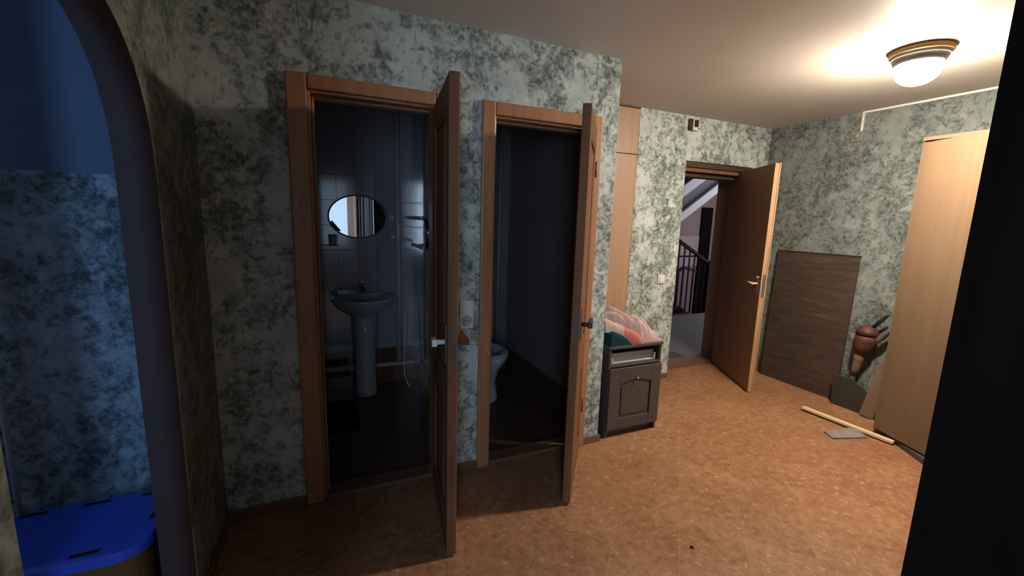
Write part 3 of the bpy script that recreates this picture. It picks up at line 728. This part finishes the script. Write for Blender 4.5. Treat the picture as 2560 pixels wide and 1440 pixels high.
# wardrobe on the right with an ajar door
w = thing('wardrobe', 'tall light beech wardrobe with a dark plinth and ajar door, right of the leaning board', 'wardrobe', (3.64, 1.60, 0))
b = BM()
box(b, 0.022, XW - 3.64 - 0.03, -0.018, 0.0, 0.0, 2.085); box(b, 0.022, XW - 3.64 - 0.03, -1.25, -1.232, 0.0, 2.085); box(b, XW - 3.64 - 0.042, XW - 3.64 - 0.03, -1.232, -0.018, 0.06, 2.06)
box(b, 0.022, XW - 3.64 - 0.042, -1.232, -0.018, 0.06, 0.078)
obj('carcass', b, M['laminate'], w)
b = BM(); box(b, 0.0, XW - 3.64 - 0.02, -1.25, 0.004, 2.062, 2.086); obj('top_board', b, M['laminate'], w, bev=0.002)
b = BM(); box(b, 0.024, 0.040, -1.232, -0.018, 0, 0.058); o = obj('plinth', b, M['espresso'], w); o['label'] = 'dark plinth'
dl = BM(); box(dl, 0, 0.018, -0.55, 0, 0.045, 2.050); o = obj('door', dl, M['laminate'], w, (0.0, 0.002, 0), (0, 0, math.radians(-22)), bev=0.002); o['label'] = 'tall door standing ajar'
dl = BM(); box(dl, 0, 0.018, -0.60, 0, 0.045, 2.050); o = obj('door', dl, M['laminate'], w, (0.0, -0.62, 0), (0, 0, 0), bev=0.002)

# dark bar standing in for plinth and shadow below the ajar door
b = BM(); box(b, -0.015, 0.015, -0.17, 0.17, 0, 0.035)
tag(obj('shadow_filler', b, M['espresso'], loc=(3.558, 1.362, 0.0), rot=(0, 0, math.radians(-34))), 'dark brown batten standing in for plinth and shadow under the ajar wardrobe door', 'filler')

# pale plank and grey tile on the floor
b = BM(); box(b, 0, 0.60, -0.021, 0.021, 0, 0.018)
p0, p1 = Vector((3.528, 2.036)), Vector((3.572, 1.405)); dv = p1 - p0
tag(obj('pale_plank', b, M['plankwood'], loc=(p0.x, p0.y, 0.016), rot=(0, math.radians(0.6), math.atan2(dv.y, dv.x)), bev=0.001), 'narrow pale wooden plank lying on the floor in front of the wardrobe', 'plank')
b = BM(); prism(b, [(3.285, 1.728), (3.243, 1.640), (3.500, 1.560), (3.575, 1.690)], 'z', 0.0, 0.013)
tag(obj('grey_tile', b, M['slate'], bev=0.002), 'flat grey tile offcut lying on the floor under the pale plank', 'tile')
b = BM(); lathe(b, [(0, 0), (0.008, 0), (0.0085, 0.004), (0.006, 0.007), (0, 0.008)], (0, 0, 0), 14)
tag(obj('debris', b, M['prong'], loc=(1.499, 1.251, 0)), 'tiny dark round scrap on the bare hall floor', 'debris')

# ------------------------------------------------------------------ behind the arch
s_ = thing('storage_box', 'ochre plastic storage box with a blue lid on the floor behind the arch', 'storage box', (-0.895, 1.90, 0))
def rrect(hx, hy, r, n=8):
    pts = []
    for cx, cy, a0 in ((hx - r, hy - r, 0), (-hx + r, hy - r, PI / 2), (-hx + r, -hy + r, PI), (hx - r, -hy + r, 3 * PI / 2)):
        for k in range(n + 1):
            a = a0 + PI / 2 * k / n; pts.append((cx + r * math.cos(a), cy + r * math.sin(a)))
    return pts
b = BM(); prism(b, rrect(0.262, 0.178, 0.09), 'z', 0.0, 0.268); obj('body', b, M['yellowbox'], s_, bev=0.006)
b = BM(); prism(b, rrect(0.275, 0.190, 0.10), 'z', 0.262, 0.30); lid = obj('lid', b, M['bluelid'], s_, bev=0.008); lid['label'] = 'blue lid with small dark slots'
for sx, sy, a in ((-0.17, -0.150, 0.05), (0.10, -0.150, 0.05), (0.245, 0.02, 1.5), (-0.17, 0.165, 0), (0.02, 0.165, 0), (0.20, 0.165, 0)):
    b = BM(); box(b, -0.04, 0.04, -0.010, 0.010, 0.2985, 0.3015, bev=0.001); obj('slot', b, M['black'], lid, (sx, sy, 0), (0, 0, a))
b = BM(); tube(b, [(-1.166, 2.185, 0.0), (-1.166, 2.185, 1.55)], 0.009, 10)
tag(obj('white_pipe', b, M['white']), 'thin white upright pipe on the wall behind the blue lidded box', 'pipe')

# ------------------------------------------------------------------ bathroom things
m_ = thing('oval_mirror', 'wide oval mirror with a dark rim over the washbasin', 'mirror', (0.252, YB - 0.004, 1.455))
def ellipse(a, bb, n=64): return [(a * math.cos(2 * PI * k / n), bb * math.sin(2 * PI * k / n)) for k in range(n)]
b = BM(); prism(b, ellipse(0.222, 0.168), 'y', -0.008, -0.002); obj('glass', b, M['mirror'], m_)
b = BM(); n = 64
ro, ri = ellipse(0.232, 0.178), ellipse(0.220, 0.166)
vo = [[b.verts.new((p[0], y, p[1])) for p in R] for R, y in ((ro, 0.0), (ro, -0.012), (ri, -0.012), (ri, 0.0))]
for A_, B_ in ((0, 1), (1, 2), (2, 3)):
    for k in range(n): b.faces.new((vo[A_][k], vo[A_][(k + 1) % n], vo[B_][(k + 1) % n], vo[B_][k]))
bmesh.ops.recalc_face_normals(b, faces=b.faces); obj('rim', b, M['prong'], m_)
b = BM(); tube(b, [(-0.205, -0.014, -0.04), (-0.180, -0.016, -0.085), (-0.140, -0.016, -0.118)], 0.01, 8, taper=[0.008, 0.016, 0.006]); obj('rim_ornament', b, M['prong'], m_)

s_ = thing('washbasin', 'white pedestal washbasin on the bathroom back wall under the mirror', 'washbasin', (0.255, 3.535, 0))
b = BM(); lathe(b, [(0.07, 0.672), (0.12, 0.690), (0.20, 0.745), (0.235, 0.800), (0.240, 0.818), (0.232, 0.824), (0.205, 0.812), (0.15, 0.745), (0.05, 0.715), (0, 0.712)], seg=48, sy=0.88)
box(b, -0.19, 0.19, 0.13, 0.212, 0.76, 0.832, bev=0.012); obj('basin', b, M['ceramic'], s_)
b = BM(); lathe(b, [(0.090, 0), (0.086, 0.03), (0.080, 0.25), (0.086, 0.5), (0.098, 0.70)], (0.01, 0.03, 0), 32); obj('pedestal', b, M['ceramic'], s_)
f_ = BM(); tube(f_, [(0.01, 0.165, 0.828), (0.01, 0.165, 0.915)], 0.022); tube(f_, [(0.01, 0.165, 0.900), (0.01, 0.10, 0.905), (0.01, 0.02, 0.880)], 0.012); box(f_, -0.002, 0.022, 0.12, 0.18, 0.915, 0.935, bev=0.004)
obj('faucet', f_, M['chrome'], s_)

s_ = thing('towel_rail', 'chrome heated towel rail bent in a U on the bathroom right wall', 'towel rail', (0.69, 3.25, 1.2))
b = BM(); tube(b, [(-0.05, 0.40, 0.26), (-0.05, -0.26, 0.26), (-0.05, -0.33, 0.23), (-0.05, -0.36, 0.15), (-0.05, -0.33, 0.07), (-0.05, -0.26, 0.05), (-0.05, 0.22, 0.05)], 0.014, 12); obj('pipe', b, M['chrome'], s_)
for y, z in ((0.30, 0.26), (-0.2, 0.26), (0.15, 0.05), (-0.2, 0.05)):
    b = BM(); tube(b, [(0, y, z), (-0.05, y, z)], 0.008); obj('bracket', b, M['chrome'], s_)
b = BM(); tube(b, [(0.565, 3.71, 0.19), (0.565, 3.71, HC)], 0.020, 14)
tag(obj('water_pipe', b, M['ceramic']), 'white upright pipe in the right corner of the bathroom', 'pipe')
b = BM(); tube(b, [(0.607, 3.60, 0.67), (0.597, 3.60, 0.45), (0.585, 3.60, 0.22), (0.590, 3.60, 0.10), (0.612, 3.58, 0.03), (0.625, 3.55, 0.008)], 0.006, 8)
tag(obj('hose', b, M['white']), 'thin white hose hanging down right of the washbasin', 'hose')
s_ = thing('glass_shelf', 'small shelf with a pale cup on the bathroom wall under the mirror', 'shelf', (0.0, YB, 1.222))
b = BM(); box(b, -0.09, 0.10, -0.10, 0, -0.006, 0.0); obj('shelf_board', b, M['steel'], s_)
b = BM(); tube(b, [(-0.07, 0, -0.02), (-0.07, -0.09, -0.006)], 0.005); obj('bracket', b, M['chrome'], s_)
b = BM(); tube(b, [(0.08, 0, -0.02), (0.08, -0.09, -0.006)], 0.005); obj('bracket', b, M['chrome'], s_)
b = BM(); lathe(b, [(0, 0), (0.028, 0), (0.033, 0.085), (0.030, 0.085), (0.026, 0.006), (0, 0.006)], (0, 0, 0), 24)
tag(obj('cup', b, M['ceramic'], loc=(0.052, 3.70, 1.222)), 'pale cup standing on the small bathroom shelf', 'cup')
b = BM(); box(b, -0.15, 0.15, -0.25, 0.25, 0, 0.012, bev=0.004)
tag(obj('bath_mat', b, M['rug'], loc=(0.02, 3.20, 0)), 'black mat on the bathroom floor left of the pedestal', 'mat')

# ------------------------------------------------------------------ toilet room things
s_ = thing('toilet', 'white toilet seen half behind the toilet door frame', 'toilet', (1.165, 3.15, 0))
b = BM()
def egg(r, z, k=1.0): return (r, z)
lathe(b, [(0.10, 0), (0.105, 0.03), (0.085, 0.16), (0.11, 0.26), (0.165, 0.35), (0.180, 0.395), (0.172, 0.402), (0.135, 0.39), (0.10, 0.30), (0, 0.25)], (0, 0, 0), 40, sy=1.32)
obj('bowl', b, M['ceramic'], s_)
b = BM(); box(b, -0.18, 0.18, 0.29, 0.45, 0.40, 0.76, bev=0.025); box(b, -0.09, 0.09, 0.16, 0.42, 0.24, 0.40, bev=0.02); obj('tank', b, M['ceramic'], s_)
b = BM(); lathe(b, [(0.176, 0.404), (0.182, 0.410), (0.178, 0.420), (0.125, 0.420), (0.120, 0.410), (0.128, 0.404)], (0, 0, 0), 40, sy=1.30, caps=False); obj('seat', b, M['ceramic'], s_)
for k, (x, r) in enumerate(((1.40, 0.024), (1.475, 0.018))):
    b = BM(); tube(b, [(x, 3.68, 0.02), (x, 3.68, HC)], r, 14)
    tag(obj('riser_pipe', b, M['boxgrey']), ('thicker' if k == 0 else 'thinner') + ' grey riser pipe at the back of the toilet room', 'pipe')

# ------------------------------------------------------------------ stairwell beyond the entrance
b = BM(); box(b, 2.46, 9.0, YE + 0.2, 5.15, -0.12, 0.0)
struct('floor_landing', b, M['landing'], 'grey stair landing floor beyond the entrance doorway', 'floor')
b = BM(); box(b, 2.3, 11.0, 7.2, 7.3, -2.5, 4.5); box(b, 10.9, 11.0, 3.4, 7.2, -2.5, 4.5); box(b, 2.46, 2.54, 3.41, 7.3, -2.5, 4.5)
struct('wall_stairwell', b, M['stairpaint'], 'dim pinkish stairwell walls beyond the landing', 'wall')
b = BM(); box(b, 2.2, 11.0, 3.4, 7.3, 4.4, 4.5); box(b, 2.2, 11.0, 5.15, 7.3, -2.5, -2.4)
struct('ceiling_stairwell', b, M['stairpaint'], 'pink ceiling high in the stairwell', 'ceiling')
b = BM(); box(b, 7.78, 8.10, 7.17, 7.2, -0.6, 1.86)
struct('door_5', b, M['darkjamb'], 'dark neighbouring doorway across the stairwell', 'door')
b = BM(); box(b, 7.02, 7.86, 7.19, 7.2, 0.55, 1.22); struct('wall_patch', b, M['patch'], 'paler painted patch of wall behind the stair railing', 'wall')
b = BM(); box(b, 8.93, 8.95, 3.5, 5.6, 0.6, 3.0)
struct('window_3', b, M['daylight3'], 'unseen stairwell window pane placed to light the landing and upper flight', 'window')  # out of view, set to light the flight but not the door leaf
# flight rising to the left at the landing edge
fl = thing('stair_flight', 'dark lower stair flight behind the railing across the landing', 'stairs', (6.0, 5.2, 0), kind='structure')
b = BM()
for k in range(9): box(b, -0.29 * (k + 1), -0.29 * k, 0.0, 1.0, max(-0.4, 0.155 * k - 0.22), 0.155 * (k + 1) - 0.45)
obj('steps', b, M['iron'], fl)
# upper flight rising to the right
fl = thing('upper_flight', 'sloping underside of the upper stair flight with two pale stringers', 'stairs', (0, 0, 0), kind='structure')
def slope_slab(y0, y1, a, c, mt, nm):
    b = BM(); prism(b, a, 'y', y0, y1); return obj(nm, b, M[mt], fl)
def line(z0, x): return z0 + 0.66 * (x - 6.0)
XA0, XB0 = 5.0, 8.6
slope_slab(6.0, 7.2, [(XA0, line(1.64, XA0)), (XB0, line(1.64, XB0)), (XB0, line(2.08, XB0)), (XA0, line(2.08, XA0))], None, 'concrete', 'slab')
slope_slab(5.94, 6.0, [(XA0, line(1.56, XA0)), (XB0, line(1.56, XB0)), (XB0, line(1.72, XB0)), (XA0, line(1.72, XA0))], None, 'concretelight', 'stringer')
slope_slab(5.94, 6.0, [(XA0, line(2.00, XA0)), (XB0, line(2.00, XB0)), (XB0, line(2.20, XB0)), (XA0, line(2.20, XA0))], None, 'concretelight', 'stringer')
# railing along the landing edge
r_ = thing('stair_railing', 'dark iron stair railing with thin balusters sloping down to the right', 'railing', (5.14, 5.18, 0))
def hz(x): return 1.255 - 0.53 * x
b = BM(); prism(b, [(-1.2, hz(-1.2)), (0.74, hz(0.74)), (0.74, hz(0.74) - 0.05), (-1.2, hz(-1.2) - 0.05)], 'y', -0.025, 0.025); obj('handrail', b, M['iron'], r_)
b = BM(); box(b, -0.4, 0.60, -0.012, 0.012, 0.95, 0.975); obj('rail', b, M['iron'], r_)
for k in range(14):
    x = -0.86 + 0.115 * k
    b = BM(); box(b, x - 0.008, x + 0.008, -0.008, 0.008, max(0.02 - 0.0, 0.0), hz(x) - 0.04); obj('baluster', b, M['iron'], r_)
b = BM(); box(b, 0.72, 0.78, -0.03, 0.03, 0.0, hz(0.74) + 0.02); obj('newel_post', b, M['iron'], r_)
r_ = thing('stair_railing', 'farther dark railing of the flight behind, peaked in the middle', 'railing', (6.28, 6.1, -0.12))
b = BM(); prism(b, [(-0.65, 0.50), (0.0, 0.80), (0.0, 0.75), (-0.65, 0.45)], 'y', -0.025, 0.025); prism(b, [(0.0, 0.80), (0.30, 0.73), (0.30, 0.68), (0.0, 0.75)], 'y', -0.025, 0.025); obj('handrail', b, M['iron'], r_)
b = BM(); prism(b, [(-0.65, 0.35), (0.75, -0.42), (0.75, -0.47), (-0.65, 0.30)], 'y', -0.02, 0.02); obj('rail', b, M['iron'], r_)
for k in range(8):
    x = -0.60 + 0.12 * k
    b = BM(); box(b, x - 0.009, x + 0.009, -0.009, 0.009, -0.4, 0.78 - 0.46 * abs(x)); obj('baluster', b, M['iron'], r_)
b = BM(); box(b, 0, 0.42, 0, 0.34, 0, 0.010, bev=0.003)
tag(obj('doormat', b, M['mat'], loc=(3.245, 3.255, 0.0)), 'dark green doormat on the landing just outside the entrance', 'doormat')

# ------------------------------------------------------------------ camera, world, view
f_px, yaw, pit, roll, ch = 1061.51, 0.41508, 0.160424, 0.02994, 1.47252
cy, sy, cp, sp = math.cos(yaw), math.sin(yaw), math.cos(pit), math.sin(pit)
fw = Vector((sy * cp, cy * cp, -sp)); rt = Vector((cy, -sy, 0)); up = rt.cross(fw)
r2 = rt * math.cos(roll) + up * math.sin(roll); u2 = -rt * math.sin(roll) + up * math.cos(roll)
cam = bpy.data.cameras.new('camera'); co = bpy.data.objects.new('camera', cam); COL.objects.link(co)
mw = Matrix((r2, u2, -fw)).transposed().to_4x4(); mw.translation = (0, 0, ch)
co.matrix_world = mw
cam.sensor_fit = 'HORIZONTAL'; cam.sensor_width = 36; cam.lens = f_px * 36 / 2560; cam.clip_start = 0.01
SC.camera = co

wd = bpy.data.worlds.new('world'); SC.world = wd; wd.use_nodes = True
bg = wd.node_tree.nodes['Background']; bg.inputs['Color'].default_value = (0.5, 0.65, 1, 1); bg.inputs['Strength'].default_value = 0.3

SC.view_settings.view_transform = 'Standard'; SC.view_settings.look = 'None'
SC.view_settings.gamma = 1; SC.view_settings.use_curve_mapping = False
SC.view_settings.exposure = 0.0
SC.cycles.use_denoising = True
SC.cycles.max_bounces = 10; SC.cycles.diffuse_bounces = 6
SC.cycles.sample_clamp_indirect = 4.0
